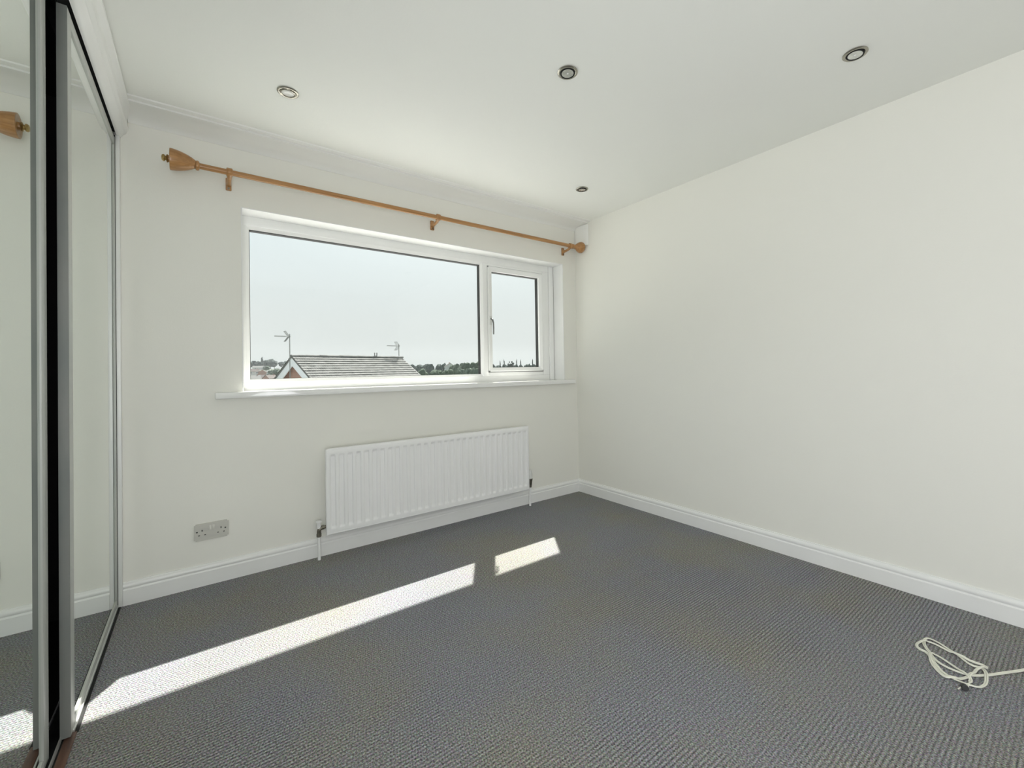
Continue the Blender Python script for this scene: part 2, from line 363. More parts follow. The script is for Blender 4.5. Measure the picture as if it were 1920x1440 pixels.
box(bm, GX1 + ob, SX0 - .002, FY, FY + .065, GZ0 - ob, GZ1 + ob, bev=.002)          # mullion
box(bm, SX1 + .004, OX1, FY, FY + .065, GZ0 - ob, GZ1 + ob, bev=.002)                         # right
box(bm, SX0 - .003, SX1 + .005, FY + .002, FY + .065, SZ1 + .003, GZ1 + ob + .002)
box(bm, SX0 - .002, SX1 + .004, FY + .001, FY + .065, GZ0 - ob, SZ0 - .005, bev=.0015)
box(bm, SX0 - .002, SX1 + .004, FY + .001, FY + .065, SZ1 + .004, GZ1 + ob, bev=.0015)
wpart('outer_frame', bm, M['upvc'])
bm = bmesh.new()                                                                    # plastic trims between frame and reveal
box(bm, OX1 + .0025, WX1 - .0085, FY - .006, FY + .06, WZ0, WZ1 - .006, bev=.002)
wpart('cover_trim', bm, M['upvc'])
bm = bmesh.new()
box(bm, OX1 - .001, OX1 + .004, FY + .004, FY + .05, WZ0, WZ1); box(bm, WX1 - .0085, WX1 - .006, FY - .004, FY + .05, WZ0, WZ1)
wpart('seal', bm, M['shadow_gap'], smooth=False)
bm = bmesh.new()                                                                    # dark rebate round the sash
for q in ((SX0 - .004, SX1 + .004, SZ1, SZ1 + .004), (SX0 - .004, SX1 + .004, SZ0 - .005, SZ0), (SX1, SX1 + .005, SZ0, SZ1), (SX0 - .004, SX0, SZ0, SZ1)):
    box(bm, q[0], q[1], FY + .003, FY + .05, q[2], q[3])
wpart('rebate_seal', bm, M['shadow_gap'], smooth=False)
bm = bmesh.new(); ringpoly(bm, SX0 + .010, SX1 - .010, SZ0 + .010, SZ1 - .010, PX0, PX1, PZ0, PZ1, FY - .010, FY + .030)
ring = [(SX0, SX1, SZ0, SZ0 + .012), (SX0, SX1, SZ1 - .012, SZ1), (SX0, SX0 + .012, SZ0, SZ1), (SX1 - .012, SX1, SZ0, SZ1)]
for q in ring: box(bm, q[0], q[1], FY - .006, FY + .05, q[2], q[3], bev=.002)
sash = wpart('sash', bm, M['upvc'])
bm = bmesh.new(); box(bm, GX0 - .004, GX1 + .004, FY + .018, FY + .022, GZ0 - .004, GZ1 + .004); wpart('pane', bm, M['glass'], False)
bm = bmesh.new(); box(bm, PX0 - .004, PX1 + .004, FY + .018, FY + .022, PZ0 - .004, PZ1 + .004); wpart('pane', bm, M['glass'], False)
def spacer(x0, x1, z0, z1):
    bm = bmesh.new(); t = .010; y0, y1 = FY + .0225, FY + .056
    box(bm, x0 - t, x1 + t, y0, y1, z1 - .0045, z1 + t); box(bm, x0 - t, x1 + t, y0, y1, z0 - t, z0 + .001)
    box(bm, x0 - t, x0 + .003, y0, y1, z0, z1); box(bm, x1 - .003, x1 + t, y0, y1, z0, z1)
    wpart('spacer_bar', bm, M['gasket'], False)
spacer(GX0, GX1, GZ0, GZ1); spacer(PX0, PX1, PZ0, PZ1)
# white boards lining the reveal
for q in ((WX0, WX1, YW - .0008, FY + .02, WZ1 - .006, WZ1 - .0002), (WX1 - .006, WX1 - .0002, YW - .0008, FY - .006, WZ0, WZ1 - .0062), (WX0 + .0002, WX0 + .006, YW - .0008, FY + .01, WZ0, WZ1 - .0062)):
    bm = bmesh.new(); box(bm, *q); wpart('reveal_lining', bm, M['gloss'], False)
# handle on the sash stile
bm = bmesh.new(); box(bm, SX0 + .007, SX0 + .027, FY - .020, FY - .009, 1.452, 1.528, bev=.003)
hb = wpart('handle', bm, M['handle'])
bm = bmesh.new()
tube(bm, [(SX0 + .017, FY - .018, 1.505), (SX0 + .019, FY - .036, 1.498), (SX0 + .0215, FY - .046, 1.470), (SX0 + .0215, FY - .048, 1.43), (SX0 + .0215, FY - .047, 1.378)], [.008, .0075, .006, .0055, .005], 10)
obj('lever', bm, M['handle_dark'], hb, True).matrix_parent_inverse = Matrix()
# window board
bm = bmesh.new(); box(bm, 0.060, 2.634, YW - .045, YW - .0002, WZ0 - .034, WZ0, bev=.004); box(bm, WX0 + .0005, WX1 - .0005, YW - .002, FY + .06, WZ0 - .029, WZ0 - .0005)
wpart('window_board', bm, M['sill'])
# outside sill + brick reveal edge
bm = bmesh.new(); extrude(bm, [(FY + .06, WZ0 - .028), (FY + .06, WZ0 + .004), (YW + T + .06, WZ0 - .03), (YW + T + .06, WZ0 - .05), (YW + T, WZ0 - .05), (YW + T, WZ0 - .028)], 'X', WX0 + .0005, WX1 - .0005)
wpart('outer_sill', bm, M['upvc'], False)
# eaves above the window (shade the upper part of the glass)
EY, EZ = 3.398, 2.30
bm = bmesh.new(); box(bm, XB - .3, XR + .6, YW + T + .001, EY, EZ, EZ + .16)
ev = obj('trim_3', bm, M['barge'], kind='structure')
bm = bmesh.new(); t_ = [(EY + .06 + .05 * math.cos(a), EZ + .13 + .05 * math.sin(a)) for a in [math.pi + math.pi * k / 8 for k in range(9)]]
extrude(bm, t_ + [(p[0] * .9 + (EY + .06) * .1, p[1] * .9 + (EZ + .13) * .1 + .003) for p in t_[::-1]], 'X', XB - .3, XR + .6)
obj('trim_4', bm, M['gasket'], smooth=True, kind='structure')

# ------------------------------------------------------------------ mirrored wardrobe
wd = empty('sliding_wardrobe', (-0.34, 1.4, 0))
tag(wd, 'fitted wardrobe with grey-framed sliding mirror doors along the left wall', 'wardrobe')
wi = Matrix.Translation(-Vector(wd.location))
def wp(name, bm, m_, smooth=True, parent=None):
    o = obj(name, bm, m_, parent or wd, smooth)
    if parent is None: o.matrix_parent_inverse = wi
    return o
def mirror_door(y0, y1, xf, xb, near_w, far_w, z0=.016, z1=2.236):
    bm = bmesh.new(); box(bm, xb, xf - .009, y0 + .004, y1 - .004, z0 + .004, z1 - .004); d = wp('door', bm, M['edge'], False)
    def sub(name, q, m_, bev=.0015):
        b2 = bmesh.new(); box(b2, *q, bev=bev); o = obj(name, b2, m_, d, True); return o
    sub('stile', (xf - .020, xf, y0 + .002, y0 + near_w, z0, z1), M['frame'], .003)
    sub('stile', (xf - .020, xf, y1 - far_w, y1, z0, z1), M['frame'], .002)
    sub('edge_channel', (xb, xf - .0005, y0 - .0005, y0 + .0035, z0, z1), M['edge'], .001)
    sub('bottom_rail', (xf - .018, xf - .001, y0 + near_w, y1 - far_w, z0, z0 + .030), M['frame'])
    sub('top_rail', (xf - .018, xf - .001, y0 + near_w, y1 - far_w, z1 - .038, z1), M['frame'])
    sub('mirror', (xf - .0088, xf - .005, y0 + near_w, y1 - far_w, z0 + .030, z1 - .038), M['mirror'], 0)
    return d
mirror_door(1.905, YW - .016, XL, XL - .024, .052, .010, z0=.008)
mirror_door(0.900, 1.845, -0.352, -0.376, .030, .050, z0=.003)
mirror_door(-0.100, 0.930, XL, XL - .024, .052, .052)
mirror_door(-1.100, -0.060, -0.352, -0.376, .052, .052)
bm = bmesh.new()                                                                    # carcass lining
box(bm, XB + .001, -0.385, YB + .002, YB + .020, .001, ZC - .002); box(bm, XB + .001, -0.335, YW - .014, YW - .002, .001, ZC - .002)
box(bm, XB + .001, XB + .016, YB + .02, YW - .014, .001, ZC - .002); box(bm, XB + .016, -0.385, YB + .02, YW - .014, .001, .012)
box(bm, XB + .016, -0.385, YB + .02, YW - .014, ZC - .014, ZC - .002)
wp('carcass', bm, M['dark'], False)
bm = bmesh.new()                                                                    # moulded header board
hp = [(-0.306, 2.247), (-0.298, 2.250), (-0.289, 2.263), (-0.280, 2.270), (-0.2785, 2.279), (-0.272, 2.287), (-0.270, 2.297), (-0.2745, 2.300), (-0.2745, 2.338), (-0.268, 2.347), (-0.256, 2.3560), (-0.254, 2.3645), (-0.312, 2.3645), (-0.312, 2.247)]
extrude(bm, hp, 'Y', YB + .001, YW - .001); wp('header_board', bm, M['gloss'])
bm = bmesh.new(); box(bm, -0.385, -0.3125, YB + .002, YW - .015, 2.262, 2.278); box(bm, -0.349, -0.344, YB + .002, YW - .015, 2.242, 2.262)
wp('top_track', bm, M['gasket'], False)
bm = bmesh.new(); box(bm, -0.3165, -0.3005, YW - .020, YW - .0005, .0005, 2.2465, bev=.002); wp('jamb_strip', bm, M['gloss'])
bm = bmesh.new(); box(bm, -0.345, -0.3170, YW - .0155, YW - .0025, .0005, 2.2465); wp('jamb_seal', bm, M['gasket'], False)
bm = bmesh.new(); box(bm, -0.384, -0.334, YB + .002, YW - .015, .0005, .003); wp('track_base', bm, M['gasket'], False)
bm = bmesh.new(); box(bm, -0.3425, -0.3385, YB + .002, YW - .015, .003, .015)
box(bm, -0.384, -0.380, YB + .002, YW - .015, .003, .012)
wp('floor_track', bm, M['alu'], False)
bm = bmesh.new(); box(bm, -0.322, -0.3145, 1.93, YW - .015, .003, .013, bev=.001); wp('track_lip', bm, M['alu'])
bm = bmesh.new(); box(bm, -0.3335, -0.309, YB + .002, 1.93, .0005, .0055, bev=.001); wp('threshold_strip', bm, M['threshold'])
bm = bmesh.new(); box(bm, -0.3335, -0.306, 1.9305, YW - .021, .0005, .0025); wp('shadow_strip', bm, M['gasket'], False)  # black strip stands in for the shaded gap along the far door

# ------------------------------------------------------------------ curtain pole
PY, PZ, PR = YW - .105, 2.151, .0145
cp = empty('curtain_pole', (1.25, YW, PZ)); ci = Matrix.Translation(-Vector(cp.location))
tag(cp, 'varnished pine curtain pole with bulb finials fixed above the window', 'curtain pole')
def cpp(name, bm, m_, parent=None, smooth=True):
    o = obj(name, bm, m_, parent or cp, smooth)
    if parent is None: o.matrix_parent_inverse = ci
    return o
bm = bmesh.new(); lathe(bm, [(-.015, PR), (2.612, PR)], (0, PY, PZ), 'X', 28); cpp('pole', bm, M['pine'])
# left finial flares to a wide open end with a small brass stopper
bm = bmesh.new()
lathe(bm, [(-.008, .0165), (-.016, .0215), (-.027, .0285), (-.040, .0350), (-.055, .0410), (-.072, .0462), (-.090, .0498), (-.104, .0515), (-.1115, .0515), (-.1130, .048), (-.1105, .036), (-.109, .020), (-.111, .0165), (-.119, .0160), (-.120, .001)], (0, PY, PZ + .004), 'X', 36)
fl = cpp('finial', bm, M['pine'])
bm = bmesh.new(); lathe(bm, [(.004, .015), (.001, .0225), (-.005, .0245), (-.011, .0225), (-.014, .016)], (0, PY, PZ), 'X', 28); cpp('collar', bm, M['pine'], fl)
bm = bmesh.new(); lathe(bm, [(-.117, .010), (-.119, .018), (-.123, .0195), (-.126, .011), (-.129, .010), (-.132, .0155), (-.137, .0165), (-.142, .013), (-.1445, .004)], (0, PY, PZ + .004), 'X', 24); cpp('stopper', bm, M['brass'], fl)
# right finial
bm = bmesh.new()
lathe(bm, [(2.588, .0150), (2.598, .0165), (2.606, .022), (2.616, .030), (2.630, .0390), (2.645, .0455), (2.658, .0480), (2.669, .0460), (2.679, .0385), (2.686, .026), (2.6895, .010)], (0, PY - .004, PZ + .003), 'X', 36)
fr_ = cpp('finial', bm, M['pine'])
bm = bmesh.new(); lathe(bm, [(2.560, .0146), (2.560, .0190), (2.566, .0205), (2.574, .0185), (2.590, .0178), (2.596, .0195), (2.601, .0195), (2.603, .015)], (0, PY, PZ), 'X', 28); cpp('collar', bm, M['pine'], fr_)
for bx in (0.128, 1.310, 2.540):
    bm = bmesh.new()
    lathe(bm, [(bx - .013, PR), (bx - .013, .0200), (bx - .010, .0222), (bx + .010, .0222), (bx + .013, .0200), (bx + .013, PR)], (0, PY, PZ), 'X', 28)
    tube(bm, [(bx, PY, PZ - .012), (bx, PY + .02, PZ - .024), (bx, PY + .055, PZ - .030), (bx, YW - .012, PZ - .032)], [.0115, .0105, .0100, .0115], 14)
    br = cpp('bracket', bm, M['pine'])
    bm = bmesh.new(); box(bm, bx - .013, bx + .013, YW - .014, YW - .0003, PZ - .062, PZ + .004, bev=.004); cpp('wall_plate', bm, M['pine'], br)
    bm = bmesh.new(); lathe(bm, [(-.0035, .001), (-.0035, .0050), (0, .0055), (.002, .0055)], (bx, YW - .0145, PZ - .053), 'Y', 12); cpp('screw', bm, M['valve'], br)

# ------------------------------------------------------------------ radiator
RX0, RX1, RZ0, RZ1, RY = .582, 2.078, .134, .641, YW - .085
rd = empty('radiator', (RX0, RY, 0)); ri = Matrix.Translation(-Vector(rd.location))
tag(rd, 'white single-panel radiator with vertical channels on the wall under the window', 'radiator')
def rp(name, bm, m_, parent=None, smooth=True):
    o = obj(name, bm, m_, parent or rd, smooth)
    if parent is None: o.matrix_parent_inverse = ri
    return o
NF = 30; pitch = (RX1 - RX0 - .03) / NF
def ss(a, b_, v):
    t = min(max((v - a) / (b_ - a), 0), 1); return t * t * (3 - 2 * t)
xs = [RX0, RX0 + .003, RX0 + .008]
for i in range(NF):
    c = RX0 + .015 + (i + .5) * pitch
    for o_ in (-.0175, -.0145, -.0115, -.008, 0, .008, .0115, .0145, .0175): xs.append(c + o_)
xs += [RX1 - .008, RX1 - .003, RX1]
zs = [RZ0, RZ0 + .003, RZ0 + .008, .158, .166, .171, .176, .181, .187, .195, .25, .35, .45, .55, .590, .596, .601, .605, .610, .615, RZ1 - .008, RZ1 - .003, RZ1]
def depth(xx, zz):
    e_ = 0.0
    d1 = min(xx - RX0, RX1 - xx, zz - RZ0, RZ1 - zz)
    if d1 < .008: e_ = .006 * (1 - d1 / .008) ** 2
    i = int((xx - RX0 - .015) / pitch)
    if 0 <= i < NF:
        c = RX0 + .015 + (i + .5) * pitch
        u_ = 1 - ss(.0110, .0160, abs(xx - c)); v_ = ss(.168, .186, zz) * (1 - ss(.594, .612, zz))
        e_ += .0085 * u_ * v_
    return e_
bm = bmesh.new(); grid = [[bm.verts.new((xx, RY + depth(xx, zz), zz)) for xx in xs] for zz in zs]
for j in range(len(zs) - 1):
    for i in range(len(xs) - 1): bm.faces.new((grid[j][i], grid[j][i + 1], grid[j + 1][i + 1], grid[j + 1][i]))
border = grid[0][:] + [r_[-1] for r_ in grid[1:]] + grid[-1][-2::-1] + [r_[0] for r_ in grid[-2:0:-1]]
back = [bm.verts.new((v.co.x, RY + .024, v.co.z)) for v in border]
for i in range(len(border)):
    k = (i + 1) % len(border); bm.faces.new((border[i], border[k], back[k], back[i]))
bm.faces.new(back)
rp('panel', bm, M['enamel'])
# top seam strip and folded bottom edge
bm = bmesh.new(); box(bm, RX0 + .012, RX1 - .003, RY + .003, RY + .030, RZ1 - .003, RZ1 + .0025, bev=.001); rp('top_edge', bm, M['enamel'])
bm = bmesh.new(); box(bm, RX0 + .005, RX1 - .005, RY - .0015, RY + .004, RZ0 + .008, RZ0 + .011, bev=.0007); rp('bottom_seam', bm, M['enamel'])
for bx in (.80, 1.86):
    bm = bmesh.new(); box(bm, bx - .015, bx + .015, RY + .024, YW - .0003, .20, .56, bev=.002); rp('wall_bracket', bm, M['enamel'])
# left valve: white cap over a tarnished elbow, pipe to the floor
VX = .545; VY = RY + .020
bm = bmesh.new(); tube(bm, [(VX, VY, .135), (VX, VY, .168), (VX + .002, VY, .178), (VX + .014, VY, .185), (VX + .030, VY, .186), (RX0 + .004, VY, .186)], [.0115, .0115, .0120, .0120, .0095, .0095], 14)
lathe(bm, [(-.008, .0135), (.010, .0135)], (VX, VY, .145), 'Z', 6); lathe(bm, [(.014, .0130), (.028, .0130)], (VX, VY, .186), 'X', 6)
va = rp('valve', bm, M['valve'])
bm = bmesh.new(); lathe(bm, [(.184, .0095), (.196, .0110), (.216, .0120), (.222, .0165), (.227, .0160), (.229, .006)], (VX, VY, 0), 'Z', 20); o = rp('valve_cap', bm, M['enamel'], va)
bm = bmesh.new(); tube(bm, [(VX, VY, .001), (VX, VY, .136)], .0085, 14); rp('pipe', bm, M['enamel'])
# right valve with a turned grip
VX = 2.098
bm = bmesh.new(); tube(bm, [(RX1 - .004, VY, .180), (VX - .004, VY, .180), (VX, VY, .172), (VX, VY, .148)], [.0095, .0105, .0115, .0100], 14)
lathe(bm, [(.150, .0100), (.165, .0120), (.190, .0145), (.212, .0185), (.217, .0185), (.219, .010)], (VX, VY, 0), 'Z', 20)
va = rp('valve', bm, M['valve'])
bm = bmesh.new(); lathe(bm, [(.2185, .0165), (.235, .0175), (.262, .0160), (.282, .0115), (.290, .004)], (VX, VY, 0), 'Z', 20); rp('valve_cap', bm, M['handle'], va)
bm = bmesh.new(); tube(bm, [(VX - .006, VY, .001), (VX - .006, VY, .10), (VX, VY, .150)], .0080, 14); rp('pipe', bm, M['enamel'])

# ------------------------------------------------------------------ double socket
sx, sz = -.0316, .2328
sk = empty('double_socket', (sx, YW, sz)); si = Matrix.Translation(-Vector(sk.location))
tag(sk, 'satin metal double power socket with two rocker switches low on the window wall', 'socket')
def sp_(name, bm, m_, smooth=True):
    o = obj(name, bm, m_, sk, smooth); o.matrix_parent_inverse = si; return o
bm = bmesh.new()
t = bmesh.new(); bmesh.ops.create_cube(t, size=1)
for v in t.verts: v.co = Vector((sx + .073 + v.co.x * .146, YW - .0055 + v.co.y * .0104, sz + .043 + v.co.z * .086))
bmesh.ops.bevel(t, geom=[e_ for e_ in t.edges if abs(e_.verts[0].co.y - e_.verts[1].co.y) > .005], offset=.006, segments=4, affect='EDGES')
bmesh.ops.bevel(t, geom=[e_ for e_ in t.edges if e_.verts[0].co.y < YW - .01 and e_.verts[1].co.y < YW - .01], offset=.002, segments=2, affect='EDGES')
merge(bm, t); sp_('plate', bm, M['socket'])
for k in (0, 1):
    bm = bmesh.new(); box(bm, sx + .0625 + k * .0125, sx + .0735 + k * .0125, YW - .0145, YW - .010, sz + .051, sz + .074, bev=.0012); sp_('switch', bm, M['rocker'])
    bm = bmesh.new(); ox = sx + (.033 if k == 0 else .113)
    for (hx, hz, w_, h_) in ((0, .052, .0045, .0085), (-.0125, .0285, .0070, .0042), (.0125, .0285, .0070, .0042), (-.0215 if k == 0 else .0185, .0470, .0070, .0060)):
        box(bm, ox + hx - w_ / 2, ox + hx + w_ / 2, YW - .0113, YW - .0095, sz + hz - h_ / 2, sz + hz + h_ / 2, bev=.0004)
    sp_('pin_holes', bm, M['black'])

# ------------------------------------------------------------------ recessed spotlights
def spot(x_, y_, tilt, az, frosted, label):
    r0 = empty('recessed_spotlight', (x_, y_, ZC)); tag(r0, label, 'spotlight', 'recessed ceiling spotlights')
    bm = bmesh.new(); lathe(bm, [(-.0005, .0435), (-.0035, .0440), (-.0060, .0415), (-.0068, .0370), (-.0050, .0325), (-.0005, .0320)], (0, 0, 0), 'Z', 40)
    obj('rim', bm, M['steel'], r0, True)
    mt = Matrix.Rotation(az, 4, 'Z') @ Matrix.Rotation(tilt, 4, 'X')
    bm = bmesh.new(); lathe(bm, [(-.004, .0320), (-.0085, .0310), (-.0095, .0285), (-.0080, .0260), (-.0045, .0255)], (0, 0, 0), 'Z', 36, mt)
    obj('gimbal_ring', bm, M['gasket'] if not frosted else M['steel'], r0, True)
    bm = bmesh.new()
    if frosted: lathe(bm, [(-.0050, .0258), (-.0078, .0225), (-.0090, .0120), (-.0093, .0005)], (0, 0, 0), 'Z', 32, mt)
    else: lathe(bm, [(-.0075, .0255), (-.0050, .0215), (-.0032, .0150), (-.0022, .0085), (-.0020, .0005)], (0, 0, 0), 'Z', 32, mt)
    bl = obj('bulb', bm, M['lens'] if frosted else M['reflector'], r0, True)
    if not frosted:
        bm = bmesh.new(); lathe(bm, [(-.0022, .0050), (-.0085, .0046), (-.0100, .0025), (-.0105, .0004)], (0, 0, 0), 'Z', 16, mt); obj('capsule', bm, M['lens'], bl, True)
spot(0.3246, 2.213, R(1), 0.6, True, 'recessed spotlight with frosted white lens, the one nearest the mirror doors')
spot(1.2655, 1.366, R(3), 2.3, False, 'recessed spotlight in the middle of the ceiling, with a clear reflector bulb')
spot(2.1500, 0.586, R(4), 1.0, False, 'recessed spotlight at upper right of the ceiling, farthest from the window')
spot(2.1680, 2.211, R(3), 0.2, False, 'small recessed spotlight above the right end of the curtain pole')

# ------------------------------------------------------------------ coiled cable on the carpet
P = [(2.42, .132), (2.308, 0.1812), (2.2274, 0.2251), (2.1698, 0.2577), (2.1273, 0.2918), (2.117, 0.3238), (2.1213, 0.359), (2.1416, 0.3867), (2.18, 0.4097), (2.2236, 0.4314), (2.2637, 0.4372), (2.2853, 0.4285), (2.279, 0.3993), (2.2549, 0.3654), (2.2355, 0.3379), (2.21, 0.3133), (2.2004, 0.2956), (2.2043, 0.2802), (2.1999, 0.2673), (2.1596, 0.2572), (2.108, 0.2538), (2.0724, 0.2635), (2.0606, 0.2833), (2.0576, 0.3048), (2.06, 0.3289), (2.0746, 0.3543), (2.1067, 0.3779), (2.1392, 0.3959), (2.1581, 0.4077), (2.1700, 0.4193), (2.1739, 0.4345), (2.1891, 0.4467), (2.2189, 0.4478), (2.2528, 0.4289), (2.2578, 0.4081), (2.2489, 0.3823), (2.2377, 0.3555), (2.2324, 0.3289), (2.2292, 0.2979), (2.2301, 0.2746), (2.2231, 0.2640), (2.2103, 0.2705), (2.1852, 0.283), (2.1504, 0.2867), (2.1094, 0.296), (2.0742, 0.311), (2.0565, 0.3284), (2.0534, 0.3509), (2.0861, 0.378), (2.1265, 0.3964), (2.165, .402), (2.176, .388), (2.150, .345), (2.1186, .305), (2.0983, .2884), (2.0817, .2872)]
def catmull(Q, n=6):
    out_ = []
    for i in range(len(Q) - 1):
        a, b_, c, d = Q[max(i - 1, 0)], Q[i], Q[i + 1], Q[min(i + 2, len(Q) - 1)]
        for k in range(n):
            t = k / n
            out_.append(tuple(0.5 * ((2 * b_[j]) + (-a[j] + c[j]) * t + (2 * a[j] - 5 * b_[j] + 4 * c[j] - d[j]) * t * t + (-a[j] + 3 * b_[j] - 3 * c[j] + d[j]) * t ** 3) for j in range(2)))
    out_.append(Q[-1]); return out_
path = catmull(P, 6); N = len(path)
zz = []
for i, p in enumerate(path):                 # later runs ride over the earlier ones where they cross
    h = .0034
    for j in range(0, i - 14):
        if (path[j][0] - p[0]) ** 2 + (path[j][1] - p[1]) ** 2 < .0075 ** 2: h = max(h, zz[j] + .0048)
    zz.append(min(h, .019))
for _ in range(3): zz = [max(zz[i], (zz[max(i - 1, 0)] + zz[i] + zz[min(i + 1, N - 1)]) / 3) if zz[i] > .004 else (zz[max(i - 1, 0)] + zz[i] + zz[min(i + 1, N - 1)]) / 3 for i in range(N)]
cb = empty('flex_cable', (2.14, .34, 0)); cbi = Matrix.Translation(-Vector(cb.location))
tag(cb, 'cream twin-core flex lying coiled on the grey carpet near the right wall', 'cable')
for sgn in (-1, 1):
    pts = []
    for i, p in enumerate(path):
        a, b_ = path[max(i - 1, 0)], path[min(i + 1, N - 1)]
        d = Vector((b_[0] - a[0], b_[1] - a[1], 0)).normalized(); nrm_ = Vector((-d.y, d.x, 0))
        tw = .62 * math.sin(i * .055 + .6) * min(1.0, i / 60)   # the flat flex rolls slowly
        pts.append(Vector((p[0], p[1], zz[i])) + nrm_ * (sgn * .0028 * math.cos(tw)) + Vector((0, 0, sgn * .0016 * math.sin(tw) + .0004)))
    bm = bmesh.new(); tube(bm, pts, .0026, 8); o = obj('flex_core', bm, M['cable'], cb, True); o.matrix_parent_inverse = cbi
# bare split ends and the black connector
bm = bmesh.new(); tube(bm, [(2.0817, .2872, .0035), (2.064, .2880, .004), (2.046, .2874, .005), (2.034, .2870, .005)], .0021, 8)
tube(bm, [(2.0817, .2850, .0035), (2.060, .2905, .004), (2.044, .2965, .004), (2.024, .3020, .003), (2.008, .3055, .003)], .0021, 8)
o = obj('split_end', bm, M['cable'], cb, True); o.matrix_parent_inverse = cbi
bm = bmesh.new(); mt = Matrix.Rotation(R(25), 4, 'Z') @ Matrix.Rotation(R(14), 4, 'Y')
lathe(bm, [(-.009, .0052), (-.009, .0085), (-.002, .0096), (.006, .0096), (.009, .0080), (.009, .0040)], (2.0225, .2925, .0098), 'X', 20, mt)
o = obj('connector', bm, M['black'], cb, True); o.matrix_parent_inverse = cbi
#OUTDOORS

# ================================================================== outdoors
def hd(deg, dist=1.0): return Vector((math.sin(R(deg)) * dist, math.cos(R(deg)) * dist, 0))
EYE = 1.0958
def gz(x_, y_):                              # ground height
    d = math.hypot(x_, y_); az = math.degrees(math.atan2(x_, y_))
    z = -2.75 - 5.5 * ss(30, 200, d) + 4.5 * ss(250, 420, d) + 11 * ss(430, 720, d)
    z -= 7.0 * ss(14, 22, az) * ss(430, 720, d)
    return z + noise.noise(Vector((x_ * .006, y_ * .006, 0))) * 1.2 * ss(100, 200, d)
bm = bmesh.new(); rows = []
ds = [3.2, 8, 15, 25, 40, 60, 85, 110, 140, 170, 200, 235, 270, 300, 330, 360, 390, 420, 450, 480, 520, 560, 600, 640, 680, 720, 800, 1000, 1500]
for d in ds:
    rows.append([bm.verts.new((hd(a, d / max(math.cos(R(a)), .25)).x if d < 10 else hd(a, d).x, hd(a, d).y if d > 10 else max(hd(a, d).y, YW + T + .01), gz(*hd(a, d)[:2]))) for a in range(-85, 86, 5)])
for i in range(len(rows) - 1):
    for k in range(len(rows[0]) - 1): bm.faces.new((rows[i][k], rows[i][k + 1], rows[i + 1][k + 1], rows[i + 1][k]))
o = obj('ground', bm, M['grass'], smooth=True, kind='structure')
quick('bounce_slab', [(-14, 18, YW + T + .02, 24, -2.80, -2.62)], M['bounce_pale'], kind='structure')  # unseen pale slab added to bounce sunlight up to the ceiling
# lower part of our own outside wall
quick('wall_outer', [(XB - .5, XR + .8, YW + .06, YW + T, -2.9, -0.151)], M['brick'], kind='structure')

# ---- neighbouring house: gable to the left, ridge running right
D1 = 30.0; HR = 72.2; PITCH = R(32.4); LR = .2707 * D1
apex = hd(8.5, D1); apex.z = EYE + .0337 * D1
house = empty('brick_house', (apex.x, apex.y, gz(apex.x, apex.y)), R(90 - HR))     # local +x = along the ridge
tag(house, 'red brick house with white barge boards and grey tiled gable roof, nearest beyond the window', 'house')
hz = apex.z - house.location.z               # ridge height in local frame
def hpt(name, bm, m_, parent=None, smooth=False, kind=None): return obj(name, bm, m_, parent or house, smooth, kind)
W = 4.2                                      # half span
tp = math.tan(PITCH)
bm = bmesh.new()                             # brick body with gables
extrude(bm, [(-W + .35, 0), (W - .35, 0), (W - .35, hz - .25 - (W - .35) * tp), (0, hz - .25), (-W + .35, hz - .25 - (W - .35) * tp)], 'X', .30, LR - .30)
hpt('wall', bm, M['brick'])
for xx in (0.0, LR):                         # barge boards
    for s_ in (-1, 1):
        bm = bmesh.new(); th = .56
        q = [(0, hz - .03), (s_ * W, hz - .03 - W * tp), (s_ * W, hz - .03 - W * tp - th), (0, hz - .03 - th)]
        x0 = xx - .02 if xx == 0 else xx - .03
        extrude(bm, q, 'X', x0, x0 + .05); hpt('barge_board', bm, M['barge'])
for s_ in (-1, 1):
    for (a_, b_) in ((.03, .30), (LR - .30, LR - .03)):
        bm = bmesh.new(); extrude(bm, [(0, hz - .12), (s_ * W, hz - .12 - W * tp), (s_ * W, hz - .16 - W * tp), (0, hz - .16)], 'X', a_, b_); hpt('soffit', bm, M['barge'])
bm = bmesh.new()                             # roof deck
for s_ in (-1, 1): extrude(bm, [(0, hz), (s_ * (W + .1), hz - (W + .1) * tp), (s_ * (W + .1), hz - .08 - (W + .1) * tp), (0, hz - .08)], 'X', -.06, LR + .06)
roof = hpt('roof', bm, M['tile'])
rnd = random.Random(5)
bm = bmesh.new(); g = .275; nc = int((W + .1) / math.cos(PITCH) / g); tw_ = .30; nx = int((LR + .16) / tw_)
cs, sn = math.cos(PITCH), math.sin(PITCH)
for s_ in (-1, 1):
    for c in range(nc):
        for k in range(nx):
            x0 = -.08 + k * tw_; l0 = .04 + c * g; l1 = l0 + g + .05; j = rnd.uniform(-.006, .006)
            def tpnt(xx, l, h): return (xx, s_ * (l * cs + h * sn), hz - l * sn + h * cs)
            cols = [(x0 + .01, .030), (x0 + .08, .050), (x0 + .16, .022), (x0 + .24, .050), (x0 + tw_ + .005, .030)]
            top = [bm.verts.new(tpnt(xx, l0, .010 + hh * .35)) for xx, hh in cols]
            bot = [bm.verts.new(tpnt(xx, l1 + j, .030 + hh + j)) for xx, hh in cols]
            low = [bm.verts.new(tpnt(xx, l1 + j, .004 + hh * .35)) for xx, hh in cols]
            for i in range(4):
                bm.faces.new((top[i], top[i + 1], bot[i + 1], bot[i])); bm.faces.new((bot[i], bot[i + 1], low[i + 1], low[i]))
hpt('roof_tiles', bm, M['tile'], roof, kind='stuff')
